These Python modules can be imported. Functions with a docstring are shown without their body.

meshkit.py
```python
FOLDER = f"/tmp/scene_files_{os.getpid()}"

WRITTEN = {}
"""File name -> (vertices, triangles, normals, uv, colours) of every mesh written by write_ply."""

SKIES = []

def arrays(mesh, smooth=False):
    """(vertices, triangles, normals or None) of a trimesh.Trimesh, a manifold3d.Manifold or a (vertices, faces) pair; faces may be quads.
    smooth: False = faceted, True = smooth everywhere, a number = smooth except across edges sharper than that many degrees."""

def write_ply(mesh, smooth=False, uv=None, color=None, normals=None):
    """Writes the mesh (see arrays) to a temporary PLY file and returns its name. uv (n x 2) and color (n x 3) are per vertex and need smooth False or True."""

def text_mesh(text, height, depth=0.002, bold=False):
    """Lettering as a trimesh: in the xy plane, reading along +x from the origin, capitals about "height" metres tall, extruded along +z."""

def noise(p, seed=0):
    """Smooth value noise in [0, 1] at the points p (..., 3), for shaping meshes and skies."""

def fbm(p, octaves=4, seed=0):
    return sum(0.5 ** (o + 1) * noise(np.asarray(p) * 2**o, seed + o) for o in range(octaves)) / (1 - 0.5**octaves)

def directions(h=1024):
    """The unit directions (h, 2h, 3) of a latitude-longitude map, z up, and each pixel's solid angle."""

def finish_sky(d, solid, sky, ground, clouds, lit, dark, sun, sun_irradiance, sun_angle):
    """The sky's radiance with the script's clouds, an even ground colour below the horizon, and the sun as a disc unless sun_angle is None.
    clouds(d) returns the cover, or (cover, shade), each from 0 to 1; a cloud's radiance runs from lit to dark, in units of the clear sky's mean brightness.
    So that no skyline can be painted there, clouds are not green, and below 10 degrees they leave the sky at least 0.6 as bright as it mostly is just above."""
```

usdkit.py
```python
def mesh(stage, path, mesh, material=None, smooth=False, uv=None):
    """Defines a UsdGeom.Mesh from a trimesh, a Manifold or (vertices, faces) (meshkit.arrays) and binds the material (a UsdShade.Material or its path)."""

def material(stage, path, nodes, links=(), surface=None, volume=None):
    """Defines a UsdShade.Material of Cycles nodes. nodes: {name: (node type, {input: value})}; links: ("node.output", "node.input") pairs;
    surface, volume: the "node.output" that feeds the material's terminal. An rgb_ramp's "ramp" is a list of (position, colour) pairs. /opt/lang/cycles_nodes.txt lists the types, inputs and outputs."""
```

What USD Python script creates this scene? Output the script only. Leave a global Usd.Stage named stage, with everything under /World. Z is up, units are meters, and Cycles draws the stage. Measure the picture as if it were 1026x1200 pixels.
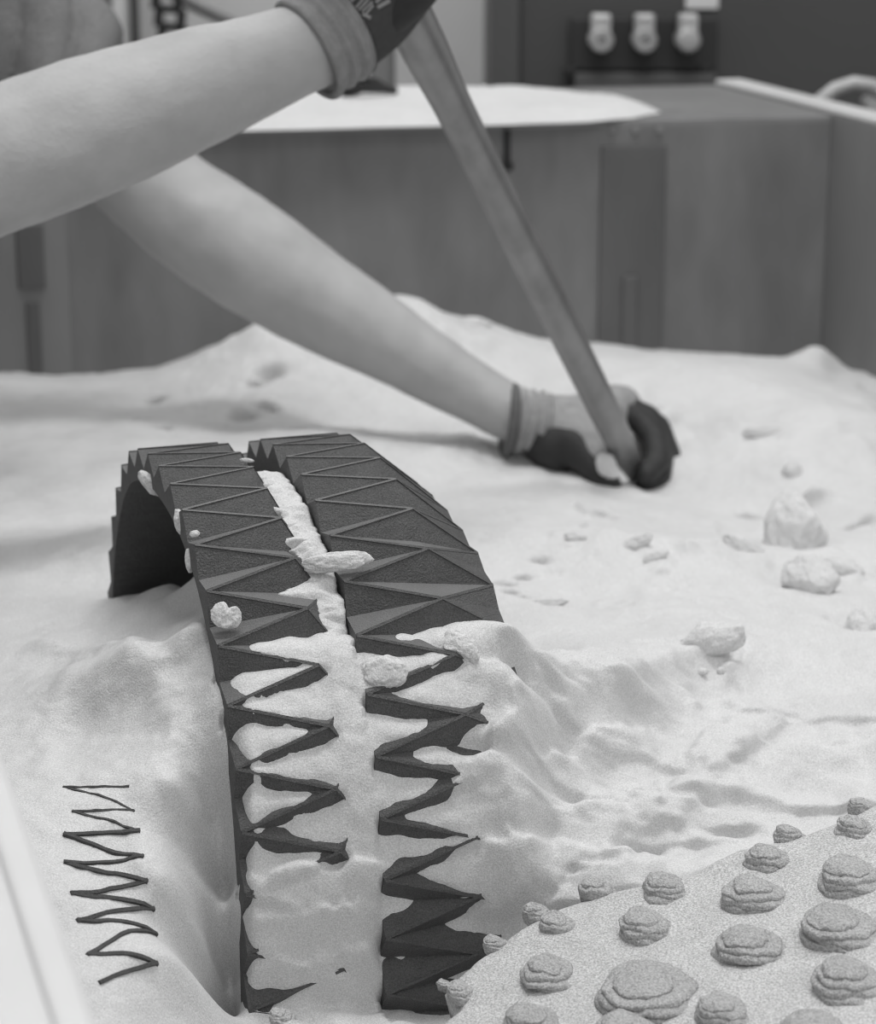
import math, random
import numpy as np, trimesh, manifold3d as m3
from scipy.interpolate import RBFInterpolator, RectBivariateSpline, CubicSpline
from scipy.ndimage import gaussian_filter
from pxr import Usd, UsdGeom, UsdLux, UsdShade, Gf, Sdf
import usdkit, meshkit

random.seed(5); np.random.seed(5)
stage = Usd.Stage.CreateInMemory()
UsdGeom.SetStageUpAxis(stage, UsdGeom.Tokens.z); UsdGeom.SetStageMetersPerUnit(stage, 1.0)
UsdGeom.Xform.Define(stage, '/World'); UsdGeom.Scope.Define(stage, '/World/Looks')

# ------------------------------------------------------------------ camera
FPX, PITCH, CH = 2800.0, math.radians(16.5), 0.53
CAM = np.array([0, 0, CH])
FW = np.array([0, math.cos(PITCH), -math.sin(PITCH)]); UPV = np.array([0, math.sin(PITCH), math.cos(PITCH)])
cam = UsdGeom.Camera.Define(stage, '/World/camera')
cam.CreateFocalLengthAttr(85.0)
cam.CreateHorizontalApertureAttr(85.0 * 1026 / FPX); cam.CreateVerticalApertureAttr(85.0 * 1200 / FPX)
cam.CreateClippingRangeAttr(Gf.Vec2f(0.05, 100))
cam.CreateFStopAttr(12.0); cam.CreateFocusDistanceAttr(1.15)
cam.CreateExposureAttr(-0.1)
cx = UsdGeom.Xformable(cam)
cx.AddTranslateOp().Set(Gf.Vec3d(0, 0, CH)); cx.AddRotateXOp().Set(90 - math.degrees(PITCH))

# ------------------------------------------------------------------ light: hall ceiling panels, added fill and wall lamps, room bounce
def rect_light(name, loc, aim, w, h, power):
    l = UsdLux.RectLight.Define(stage, '/World/' + name)
    l.CreateWidthAttr(w); l.CreateHeightAttr(h); l.CreateIntensityAttr(power); l.CreateColorAttr(Gf.Vec3f(1, 1, 1))
    d = np.array(aim, float) - np.array(loc, float); d /= np.linalg.norm(d)
    z = -d; x = np.cross([0, 1, 0.01], z); x /= np.linalg.norm(x); y = np.cross(z, x)
    m = Gf.Matrix4d(*x, 0, *y, 0, *z, 0, *map(float, loc), 1)
    UsdGeom.Xformable(l).AddTransformOp().Set(m)
rect_light('ceiling_light', (0.15, 1.45, 3.6), (0.05, 1.45, 0), 1.8, 0.6, 19.5)
rect_light('ceiling_light_001', (0.6, 3.2, 3.6), (0.0, 2.0, 0), 2.0, 0.6, 4.5)
rect_light('ceiling_light_002', (0.8, -0.8, 3.0), (0.1, 1.2, 0), 2.0, 0.8, 5.0)  # unseen fill lamp added to lift the camera-facing sand
rect_light('ceiling_light_003', (-0.3, 3.5, 2.1), (-0.3, 4.25, 1.75), 2.4, 0.4, 20.0)  # low lamp added only to brighten the back wall and cabinet
dome = UsdLux.DomeLight.Define(stage, '/World/room_light')
dome.CreateIntensityAttr(0.20); dome.CreateColorAttr(Gf.Vec3f(1, 1, 1))

# ------------------------------------------------------------------ helpers
def ray(x, y): return FW + np.array([1, 0, 0]) * (x - 513) / FPX + UPV * (600 - y) / FPX
def hitp(x, y, p, n):
    d = ray(x, y); return CAM + d * ((np.asarray(p) - CAM) @ n) / (d @ n)
def atY(x, y, Y): return hitp(x, y, np.array([0, Y, 0.]), np.array([0, 1., 0]))
def atz(x, y, z): return hitp(x, y, np.array([0, 0, z]), np.array([0, 0, 1.]))
used = {}
def pathof(name, parent=None):
    base = (parent.GetPath().pathString if parent else '/World') + '/' + name
    k = used.get(base, -1) + 1; used[base] = k
    return base if k == 0 else f'{base}_{k:03d}'
def tag(o, label=None, cat=None, group=None, kind=None):
    p = o.GetPrim() if hasattr(o, 'GetPrim') else o
    for k, v in (('label', label), ('category', cat), ('group', group), ('kind', kind)):
        if v: p.SetCustomDataByKey(k, v)
    return p
def thing(name, label, cat, group=None, kind=None):
    x = UsdGeom.Xform.Define(stage, pathof(name)); return tag(x, label, cat, group, kind)
def obj(name, mesh, mat, parent=None, smooth=False, **kw):
    m = usdkit.mesh(stage, pathof(name, parent), mesh, mat, smooth)
    return tag(m, **kw)
def box(c, s, R=None):
    b = trimesh.creation.box(s)
    if R is not None: b.apply_transform(R)
    b.apply_translation(c); return b
def bbox(c, s, r=0.003, ax=None, seg=8):
    """rounded box as hull of spheres; ax = 3x3 columns"""
    s = np.maximum(np.array(s) / 2 - r, 1e-4)
    ms = [m3.Manifold.sphere(r, seg).translate(tuple(np.array(q) * s)) for q in np.ndindex(2, 2, 2) for q in [np.array(q) * 2 - 1]]
    h = m3.Manifold.batch_hull(ms)
    ax = np.eye(3) if ax is None else np.asarray(ax)
    return h.transform(np.hstack([ax, np.asarray(c, float).reshape(3, 1)]))
def tubem(pts, rad, sides=24, caps=True):
    p = np.asarray(pts, float); n = len(p); rad = np.broadcast_to(rad, (n,))
    t = np.gradient(p, axis=0); t /= np.linalg.norm(t, axis=1, keepdims=True)
    ref = np.array([0, 0, 1.]) if abs(t[0, 2]) < .8 else np.array([1., 0, 0])
    a = np.cross(t[0], ref); a /= np.linalg.norm(a); A = []
    for i in range(n):
        a = a - t[i] * (a @ t[i]); a /= np.linalg.norm(a); A.append(a)
    A = np.array(A); B = np.cross(t, A); g = np.arange(sides) * 2 * np.pi / sides
    v = p[:, None] + rad[:, None, None] * (np.cos(g)[None, :, None] * A[:, None] + np.sin(g)[None, :, None] * B[:, None])
    v = v.reshape(-1, 3); i, j = np.meshgrid(np.arange(n - 1), np.arange(sides), indexing='ij')
    q = np.stack([i * sides + j, i * sides + (j + 1) % sides, (i + 1) * sides + (j + 1) % sides, (i + 1) * sides + j], -1).reshape(-1, 4)
    f = np.vstack([q[:, :3], q[:, [0, 2, 3]]])
    if caps:
        v = np.vstack([v, p[:1], p[-1:]]); a0, b0 = len(v) - 2, len(v) - 1; k = np.arange(sides)
        f = np.vstack([f, np.stack([np.full(sides, a0), (k + 1) % sides, k], 1), np.stack([np.full(sides, b0), (n - 1) * sides + k, (n - 1) * sides + (k + 1) % sides], 1)])
    return trimesh.Trimesh(v, f, process=False)
cat_ = trimesh.util.concatenate

# ------------------------------------------------------------------ materials (a grey world: the photograph is black and white)
def g3(v): return (v, v, v)
def mat(name, lo, hi, scale=40, rough=.7, bump=0, bscale=400, spec=.3, metal=0, detail=4, stretch=(1, 1, 1), grain=0, gscale=1500, bev=0):
    nodes = {'geo': ('geometry', {}), 'map': ('mapping', {'scale': stretch}),
             'n': ('noise_texture', {'scale': scale, 'detail': detail, 'roughness': .6}),
             'r': ('rgb_ramp', {'ramp': [(.3, g3(lo)), (.7, g3(hi))]}),
             'p': ('principled_bsdf', {'roughness': rough, 'specular_ior_level': spec, 'metallic': metal})}
    links = [('geo.position', 'map.vector'), ('map.vector', 'n.vector'), ('n.fac', 'r.fac')]
    col = 'r.color'
    if grain:
        nodes['gn'] = ('noise_texture', {'scale': gscale, 'detail': 1, 'roughness': .5})
        nodes['gr'] = ('rgb_ramp', {'ramp': [(.28, g3(1 - grain)), (.72, g3(1 + grain))]})
        nodes['gm'] = ('mix_color', {'blend_type': 'multiply', 'fac': 1.0, 'use_clamp': False})
        links += [('geo.position', 'gn.vector'), ('gn.fac', 'gr.fac'), (col, 'gm.a'), ('gr.color', 'gm.b')]; col = 'gm.result'
    links.append((col, 'p.base_color'))
    if bev:
        nodes['bv'] = ('bevel', {'samples': 4, 'radius': bev}); links.append(('bv.normal', 'b.normal' if bump else 'p.normal'))
    if bump:
        nodes['bn'] = ('noise_texture', {'scale': bscale, 'detail': 3, 'roughness': .6})
        nodes['b'] = ('bump', {'strength': bump, 'distance': .002})
        links += [('geo.position', 'bn.vector'), ('bn.fac', 'b.height'), ('b.normal', 'p.normal')]
    return usdkit.material(stage, '/World/Looks/' + name, nodes, links, surface='p.BSDF')
M = {}
M['sand'] = mat('loose_sand', .59, .65, 14, 1.0, .35, 900, .1, grain=.16, gscale=1300)
M['clod'] = mat('packed_sand', .61, .67, 60, 1.0, .6, 500, .1, grain=.16, gscale=1300)
M['slab'] = mat('printed_sand_light', .56, .64, 60, 1.0, .8, 1000, .1, grain=.30, gscale=1000)
M['knob'] = mat('printed_sand_knob', .42, .49, 60, 1.0, .8, 1000, .1, grain=.30, gscale=1000)
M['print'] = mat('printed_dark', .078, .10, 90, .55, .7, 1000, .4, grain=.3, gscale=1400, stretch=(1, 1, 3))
# print's level faces paler: top light put into the colour, besides some dusting
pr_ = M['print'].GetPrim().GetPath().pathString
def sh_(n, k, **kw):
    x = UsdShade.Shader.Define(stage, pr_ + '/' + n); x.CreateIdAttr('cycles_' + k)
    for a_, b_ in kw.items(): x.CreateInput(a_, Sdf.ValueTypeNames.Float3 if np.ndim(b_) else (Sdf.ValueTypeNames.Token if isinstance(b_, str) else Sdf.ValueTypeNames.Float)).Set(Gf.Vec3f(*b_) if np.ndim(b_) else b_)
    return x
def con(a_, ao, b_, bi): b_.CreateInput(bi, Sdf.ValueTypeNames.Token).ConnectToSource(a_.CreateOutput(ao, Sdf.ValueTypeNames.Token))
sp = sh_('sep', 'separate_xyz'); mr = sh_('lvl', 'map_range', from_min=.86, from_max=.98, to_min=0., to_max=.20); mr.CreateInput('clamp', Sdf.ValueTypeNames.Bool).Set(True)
mx = sh_('toplight_dust', 'mix_color', b=(.50, .50, .50)); G_ = lambda n: UsdShade.Shader.Get(stage, pr_ + '/' + n)
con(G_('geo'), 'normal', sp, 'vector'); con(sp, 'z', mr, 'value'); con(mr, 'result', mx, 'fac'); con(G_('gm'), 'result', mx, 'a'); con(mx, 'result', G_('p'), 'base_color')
M['print_core'] = mat('printed_dark_core', .07, .09, 60, .9, .5, 700, .2, grain=.2)
M['steel'] = mat('dusty_steel', .14, .23, 11, .55, .1, 200, .4, metal=.25, stretch=(1, 1, .35))
M['steel_dark'] = mat('dusty_steel_dark', .105, .14, 9, .55, .1, 200, .4, metal=.25, stretch=(1, 1, .3))
M['steel_pale'] = mat('dusty_steel_pale', .19, .25, 9, .55, .1, 200, .4, metal=.2, stretch=(1, 1, .3))
M['rim'] = mat('rim_bare', .38, .5, 30, .5, 0, 200, .5, metal=.1)
M['white'] = mat('pale_paint', .56, .62, 5, .5)
M['cabinet'] = mat('dark_paint', .07, .076, 5, .6)
M['cabinet2'] = mat('dark_paint_edge', .085, .095, 5, .6)
M['black'] = mat('black_plastic', .018, .025, 5, .5)
M['plate'] = mat('valve_plate', .035, .042, 5, .5)
M['brass'] = mat('valve_metal', .45, .55, 20, .35, metal=.5)
M['paper'] = mat('paper', .62, .66, 5, .8)
M['floor'] = mat('hall_floor', .2, .26, 4, .6)

# ------------------------------------------------------------------ arch frame: plane of the arch, its ridge curve
YAW = math.radians(17.5)
D = np.array([math.sin(YAW), -math.cos(YAW), 0]); N = np.array([math.cos(YAW), math.sin(YAW), 0]); Z = np.array([0, 0, 1.])
P0 = atY(242, 692, 1.10); P0z = np.array([P0[0], P0[1], 0])
SC = -0.117
half = np.array([(0, .197), (.032, .1955), (.062, .190), (.09, .1805), (.115, .1655), (.138, .1445), (.157, .121), (.1715, .095), (.1805, .066), (.186, .036), (.188, .004), (.188, -.03), (.187, -.075)])
cur = np.vstack([half[::-1] * [-1, 1], half[1:]]) + [SC, 0]
ch = np.r_[0, np.cumsum(np.linalg.norm(np.diff(cur, axis=0), axis=1))]
_cs = CubicSpline(ch, cur)
tt = np.linspace(0, ch[-1], 4000); cc = _cs(tt); al = np.r_[0, np.cumsum(np.linalg.norm(np.diff(cc, axis=0), axis=1))]
def curve(a):
    """point (s, z) and outward normal at arc length a"""
    t = np.interp(a, al, tt); p = _cs(t); d = _cs(t, 1); d = d / np.linalg.norm(d, axis=-1, keepdims=True)
    return p, np.stack([-d[..., 1], d[..., 0]], -1)
_i = np.argmin(np.hypot(cc[:, 0], cc[:, 1] - P0[2])); A0 = al[_i]; ALEN = al[-1]
def cw(a, off, dn=0.0):
    p, n = curve(np.asarray(a, float)); q = p + n * dn
    return P0z + D * q[..., :1] + N * off + Z * q[..., 1:]
PITCH_R = 0.0303

# ------------------------------------------------------------------ bin (job box)
RIM = 0.207
bl = atz(285, 153, RIM); br = atz(975, 137, RIM)
BX = (br - bl); BX[2] = 0; BX /= np.linalg.norm(BX); BY = np.array([-BX[1], BX[0], 0])
LW0 = atz(0, 900, RIM); LW1 = atz(105, 1200, RIM); LD = (LW1 - LW0) / np.linalg.norm(LW1 - LW0); LN = np.array([LD[1], -LD[0], 0]);
if LN[0] > 0: LN = -LN                    # LN points out of the bin (to the left)
rr = atz(1026, 150, RIM); RD = rr - br; RD[2] = 0; RD /= np.linalg.norm(RD); RN = np.array([-RD[1], RD[0], 0])
if RN[0] < 0: RN = -RN
def inside(p, m=0.0):
    """signed: >0 inside the bin"""
    return np.minimum.reduce([-(p - bl) @ BY, -(p - LW0) @ LN, -(p - br) @ RN]) + m
FLOORZ = -0.75
# line intersection of the left wall with the back wall
k = np.linalg.solve(np.array([[LD[0], -BX[0]], [LD[1], -BX[1]]]), (bl - LW0)[:2]); CL = LW0 + LD * k[0]
bin_ = thing('sand_bin', 'large steel sand bin with wide dusty ledge along its back wall', 'bin')
BL = np.linalg.norm((br - CL)[:2]); WT = .012
def slab_between(a, b, z0, z1, outn, th, m, name, over=0.0, r=.002, **kw):
    """upright plate from a to b, inner face on the line a-b, thickness th outwards"""
    d = (b - a); d[2] = 0; L = np.linalg.norm(d); d = d / L
    c = (a + b) / 2 + outn * th / 2; c[2] = (z0 + z1) / 2
    return obj(name, bbox(c, (L + 2 * over, th, z1 - z0), r, np.stack([d, outn, Z], 1)), m, bin_, 20, **kw)
slab_between(CL.copy(), br.copy(), FLOORZ, RIM - .004, BY, WT, M['steel'], 'back_wall')
rfar = br + RD * 1.9
slab_between(br - RD * .30, rfar.copy(), FLOORZ, RIM + .003, RN, WT * .8, M['steel_pale'], 'right_wall')
lfar = LW0 + LD * .5
slab_between(CL.copy(), lfar.copy(), FLOORZ, RIM - .003, LN, WT, M['steel'], 'left_wall')
slab_between(lfar.copy(), rfar.copy(), FLOORZ, .03, -(BY), WT, M['steel'], 'front_wall')
# ledge behind the back wall: flat tray
lc = (CL + br) / 2 + BY * .15; lc[2] = RIM - .002
obj('back_ledge', bbox(lc, (BL, .30, .008), .002, np.stack([BX, BY, Z], 1)), M['steel_pale'], bin_, 20, label='wide flat steel ledge on the back wall')
# bright worn edge along the right wall's top
c = (br - RD * .30 + rfar) / 2 + RN * .017; c[2] = RIM + .006
obj('rim_edge', bbox(c, (np.linalg.norm(rfar - br) + .30, .034, .006), .002, np.stack([RD, RN, Z], 1)), M['white'], bin_, 20, label='bright worn top edge of the right wall')
# near left rim: wide pale flange with a raised lip
for off, wd, hh, nm in ((.030, .062, .010, 'rim_flange'), (.006, .010, .016, 'rim_lip'), (.052, .010, .014, 'rim_lip')):
    c = (CL + lfar) / 2 + LN * off; c[2] = RIM
    obj(nm, bbox(c, (np.linalg.norm(lfar - CL), wd, hh), .002, np.stack([LD, LN, Z], 1)), M['white'], bin_, 20, **({'label': 'pale painted flange along the near left rim'} if nm == 'rim_flange' else {}))
# things welded to the back wall's inner face
def on_back(x0, y0, x1, y1, th, m, nm, **kw):
    a, b, c_ = (hitp(x0, y0, bl, BY), hitp(x1, y0, bl, BY), hitp(x0, y1, bl, BY)); c_[:2] = a[:2] if False else c_[:2]
    w = np.linalg.norm((b - a)[:2]); h = abs(a[2] - c_[2]); cen = (a + b) / 2; cen[2] = (a[2] + c_[2]) / 2
    return obj(nm, bbox(cen - BY * th * .5, (w, th, h), min(.002, th / 3), np.stack([BX, BY, Z], 1)), m, bin_, 20, **kw)
on_back(704, 172, 780, 440, .004, M['steel_dark'], 'wall_plate', label='dark upright plate welded to the back wall')
on_back(-60, 215, 76, 470, .004, M['steel_pale'], 'wall_plate', label='paler upright plate on the left of the back wall')
on_back(18, 262, 50, 338, .008, M['steel_dark'], 'slot_cover'); on_back(30, 352, 46, 440, .008, M['steel_dark'], 'slot_cover')
on_back(590, 151, 597, 192, .006, M['black'], 'latch_bar'); on_back(588, 190, 600, 199, .008, M['black'], 'latch_bar')
for x in (712, 740, 768): on_back(x, 148, x + 8, 156, .003, M['steel_pale'], 'rivet')
for x in (728,): on_back(x, 322, x + 18, 420, .008, M['steel_dark'], 'slot_cover')

# ------------------------------------------------------------------ sand: one surface over a plane tilted towards the back
TA = math.radians(36); OR = np.array([0, 1.1, .1])
E1 = np.array([1., 0, 0]); E2 = np.array([0, math.cos(TA), math.sin(TA)]); E3 = np.array([0, -math.sin(TA), math.cos(TA)])
pts = []
def S(x, y, Y): pts.append(atY(x, y, Y))
for r in '''-200 420 2.50;-80 420 2.49;0 430 2.45;60 441 2.44;140 438 2.44;190 436 2.4;240 412 2.33;300 390 2.25;350 378 2.27;420 362 2.3;484 350 2.32;520 371 2.36;545 378 2.38;575 379 2.4;600 392 2.45;650 401 2.47;700 404 2.49;760 409 2.5;830 413 2.5;895 419 2.52;930 426 2.5;956 421 2.45;975 438 2.42;1000 448 2.38;1030 470 2.3;1090 500 2.2;1150 560 2.0
-200 500 2.05;0 480 2.12;100 470 2.14;200 470 2.12;300 440 2.15;340 430 2.16;260 500 1.98;420 480 2.1;400 510 1.98;480 440 2.2;560 430 2.25;650 440 2.25;760 450 2.22;860 450 2.22;950 470 2.15;1026 500 2.05
-150 600 1.7;0 550 1.8;100 540 1.8;0 620 1.6;70 620 1.6;-150 720 1.4;0 700 1.4;60 700 1.4;110 700 1.395;128 700 1.39;130 640 1.5;460 520 1.95;560 520 1.97;500 560 1.82;560 590 1.72;590 640 1.56;600 690 1.44;610 730 1.34
640 560 1.9;690 585 1.86;740 590 1.85;800 590 1.86;740 612 1.75;860 632 1.68;680 640 1.58;750 640 1.6;640 690 1.46;700 700 1.44;780 690 1.45;860 700 1.45;900 662 1.56;940 700 1.47;900 560 1.92;860 530 1.98;960 560 1.9;820 480 2.12;900 500 2.05;980 530 1.96;1026 560 1.88;930 640 1.68;1000 620 1.72;1026 700 1.5;1000 660 1.6;1100 650 1.6
650 735 1.32;700 745 1.31;760 745 1.32;820 725 1.37;870 745 1.34;940 750 1.34;1026 760 1.33;1120 800 1.26
640 768 1.145;690 790 1.17;735 792 1.19;780 765 1.245;840 748 1.29;640 820 1.135;700 850 1.16;760 840 1.195;820 800 1.25;900 800 1.28;1000 820 1.26;860 860 1.205;640 900 1.118;760 905 1.15;700 940 1.12;860 930 1.15;940 880 1.19;1000 900 1.17;1026 860 1.2;640 1000 1.092;700 1010 1.085;780 980 1.11;900 970 1.13;1000 960 1.13
620 1080 1.07;700 1100 1.05;800 1100 1.04;900 1100 1.03;1026 1060 1.06;560 1195 1.035;470 1195 1.04;400 1200 1.035;320 1200 1.035;700 1230 .98;860 1230 .97;1026 1200 .98;1130 1000 1.1;1150 1200 .98;600 1330 .93;900 1330 .9;350 1330 .95;1150 1330 .9
150 757 1.20;60 760 1.24;0 770 1.25;-120 780 1.25;100 775 1.21;190 770 1.16;225 770 1.11;235 735 1.118;165 830 1.105;230 830 1.08;245 900 1.068;100 850 1.12;30 850 1.13;-100 850 1.14;160 940 1.035;210 930 1.045;255 960 1.072;60 950 1.03;-60 950 1.03;160 1050 .99;210 1040 1.01;240 1040 1.05;266 1050 1.072;60 1050 .97;130 1000 1.01;110 1100 .955;170 1120 .95;215 1130 .975;244 1130 1.035;268 1150 1.066;150 1190 .92;60 1150 .92;225 1195 .965;262 1196 1.062;100 1330 .85;230 1330 .88;-40 1200 .9;0 1330 .85'''.replace('\n', ';').split(';'):
    S(*map(float, r.split()))
# sand lying on the front of the arches: depth against the ridge surface, in mm (minus: ridges stand out)
def ridge_hit(x, y):
    d = ray(x, y); al_ = np.linspace(A0 - .2, ALEN, 900); p, n = curve(al_)
    w = P0z + np.outer(p[:, 0], D) + np.outer(p[:, 1], Z)         # curve in the plane; the ray meets the cylinder along N
    # direction components in (D,Z) plane
    o = CAM - P0z; od = np.array([o @ D, o[2]]); dd = np.array([d @ D, d[2]])
    cr = (p[:, 0] - od[0]) * dd[1] - (p[:, 1] - od[1]) * dd[0]
    i = np.where(np.sign(cr[:-1]) != np.sign(cr[1:]))[0]
    if not len(i): return None
    best = None
    for j in i:
        f = cr[j] / (cr[j] - cr[j + 1]); q = p[j] * (1 - f) + p[j + 1] * f; t = ((q - od) @ dd) / (dd @ dd)
        if best is None or t < best[0]: best = (t, n[j])
    t, nn = best
    return CAM + d * t, D * nn[0] + Z * nn[1]
def dl(x, y):
    xe = np.interp(y, [690, 745, 820, 900, 980, 1190], [242, 254, 266, 275, 281, 282])     # left edge of left arch
    xr = np.interp(y, [690, 740, 807, 881, 955, 1190], [403, 417, 430, 438, 444, 446])     # left edge of right arch
    if x < xr - 4:
        u = (x - xe) / (xr - xe)
        if y < 1000: return -1.0
        v = np.interp(u, [0, .12, .25, 1], [-7, -1.5, 3, 2])
        return v - (5 if y > 1150 else 0)
    if x < 585: return np.interp(y, [760, 900, 1040, 1190], [-1.8, -2.2, -3.8, -5])
    return np.interp(x, [585, 640], [-1, 4])
for y in range(752, 1200, 29):
    for x in list(range(292, 610, 22)):
        h = ridge_hit(x, y)
        if h is None: continue
        P, n = h; pts.append(P + n * dl(x, y) * .001)
# between the two arches up over the crown, and core under the shells
def core(a, off, dn): pts.append(cw(np.array([a]), off, dn)[0])
for a in np.arange(A0 - .19, A0 + .02, .022):
    core(a, .0625, -.035)
    if a > A0 - .04: core(a, .027, -.045); core(a, .10, -.045); core(a, .13, -.05)
for a in np.arange(A0 - .34, A0 - .19, .03):
    for o in (.065,): core(a, o, -.05)
for s_, z_ in ((-.285, .066), (-.23, .076), (-.17, .090), (-.115, .103), (-.075, .116), (-.045, .128)):
    for o in (.0, .03, .1, .13, .155): pts.append(P0z + D * s_ + N * o + Z * (z_ + .022 * (o == .03) * min(1, (s_ + .285) / .1) + .004 if o < .1 else z_ * .8))
    if s_ > -.2: pts.append(P0z + D * s_ - N * .03 + Z * (z_ - .004))
for a in (A0 + .012,): core(a, .03, -.024); core(a, .1, -.024)
core(A0 + .03, .061, -.004)
for x, y, Y in ((600, 765, 1.118), (560, 765, 1.112), (535, 775, 1.107), (610, 800, 1.122)): S(x, y, Y)
pts = np.array(pts); q = pts - OR
uv = np.stack([q @ E1, q @ E2], 1); hh = q @ E3
rbf = RBFInterpolator(uv, hh, kernel='thin_plate_spline', smoothing=2e-7, degree=1)
def axis(segs):
    out = [segs[0][0]]
    for a, b, st in segs: out += list(np.linspace(a, b, max(2, int(round((b - a) / st)) + 1))[1:])
    return np.array(out)
gu = axis([(-.86, -.24, .005), (-.24, -.13, .0018), (-.13, .06, .0012), (.06, .30, .0018), (.30, .60, .0035)])
gv = axis([(-.42, -.20, .004), (-.20, .10, .0012), (.10, .27, .0018), (.27, .62, .0022), (.62, .80, .003), (.80, 1.42, .005)])
cu, cv = np.arange(-.88, .63, .007), np.arange(-.44, 1.45, .007)
CU, CV = np.meshgrid(cu, cv, indexing='ij')
Hc = rbf(np.stack([CU.ravel(), CV.ravel()], 1)).reshape(CU.shape)
Hc = gaussian_filter(Hc, .35)
spl = RectBivariateSpline(cu, cv, Hc, kx=3, ky=3)
def ground(u, v): return spl.ev(u, v)
U, V = np.meshgrid(gu, gv, indexing='ij')
Hs = ground(U, V)
P3 = np.stack([U, V, 0 * U], -1)
farw = np.clip((V - .1) / .5, 0, 1)
Hs += (meshkit.fbm(P3 * 11 + 5, 3, 13) - .5) * .034 * farw * np.clip((.95 - V) / .3, .3, 1)
front = np.clip(1 - farw * .6, 0, 1)
Hs += (meshkit.fbm(P3 * 26 + 7, 4, 3) - .5) * .010 * (.35 + .65 * farw)
rid = 1 - np.abs(2 * meshkit.fbm(P3 * [34, 20, 1] + 3, 3, 11) - 1)
Hs += (rid - .7) * .008 * np.clip((U - .0) / .1, 0.3, 1) * (V < .35)
Hs += (meshkit.fbm(P3 * 110, 3, 9) - .5) * .0032
# fallen edge of the wall: scalloped step lines
sc = meshkit.fbm(P3 * [12, 40, 1] + 1.7, 3, 21)
Hs += .004 * np.tanh((sc - .5) * 30) * np.clip((U + .06) / .08, 0, 1) * np.exp(-((V + .02) / .13) ** 2)
# pits and crumbs
def uvof(p): q = p - OR; return q @ E1, q @ E2
def blob(x, y, Y, r, h, asp=1.0):
    global Hs
    u0, v0 = uvof(atY(x, y, Y)); w = np.exp(-(((U - u0) / (r * asp)) ** 2 + ((V - v0) / r) ** 2)); Hs += h * w
from scipy.interpolate import RegularGridInterpolator
def snap(x, y, Y0=1.0, Y1=2.6):
    d = ray(x, y); ts = np.linspace(Y0, Y1, 700) / d[1]; p = CAM + np.outer(ts, d); u, v = uvof(p); i = np.where((p - OR) @ E3 - snap_grid(np.stack([u, v], 1)) <= 0)[0]
    return p[i[0]][1] if len(i) else Y1
for b_ in ((850, 468, 2.22, .08, .018, 1.5), (965, 515, 2.05, .05, .016, 1.3), (630, 430, 2.3, .05, .014, 1.4), (735, 606, 1.78, .045, .012, 1.7), (640, 640, 1.6, .06, .008, 1.4), (900, 580, 1.85, .05, -.012, 1.6), (800, 655, 1.58, .05, .012, 1.5), (960, 640, 1.65, .05, .012, 1.2)): blob(*b_)
snap_grid = RegularGridInterpolator((gu, gv), Hs.copy(), bounds_error=False, fill_value=None)
rg = np.random.default_rng(3)
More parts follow.
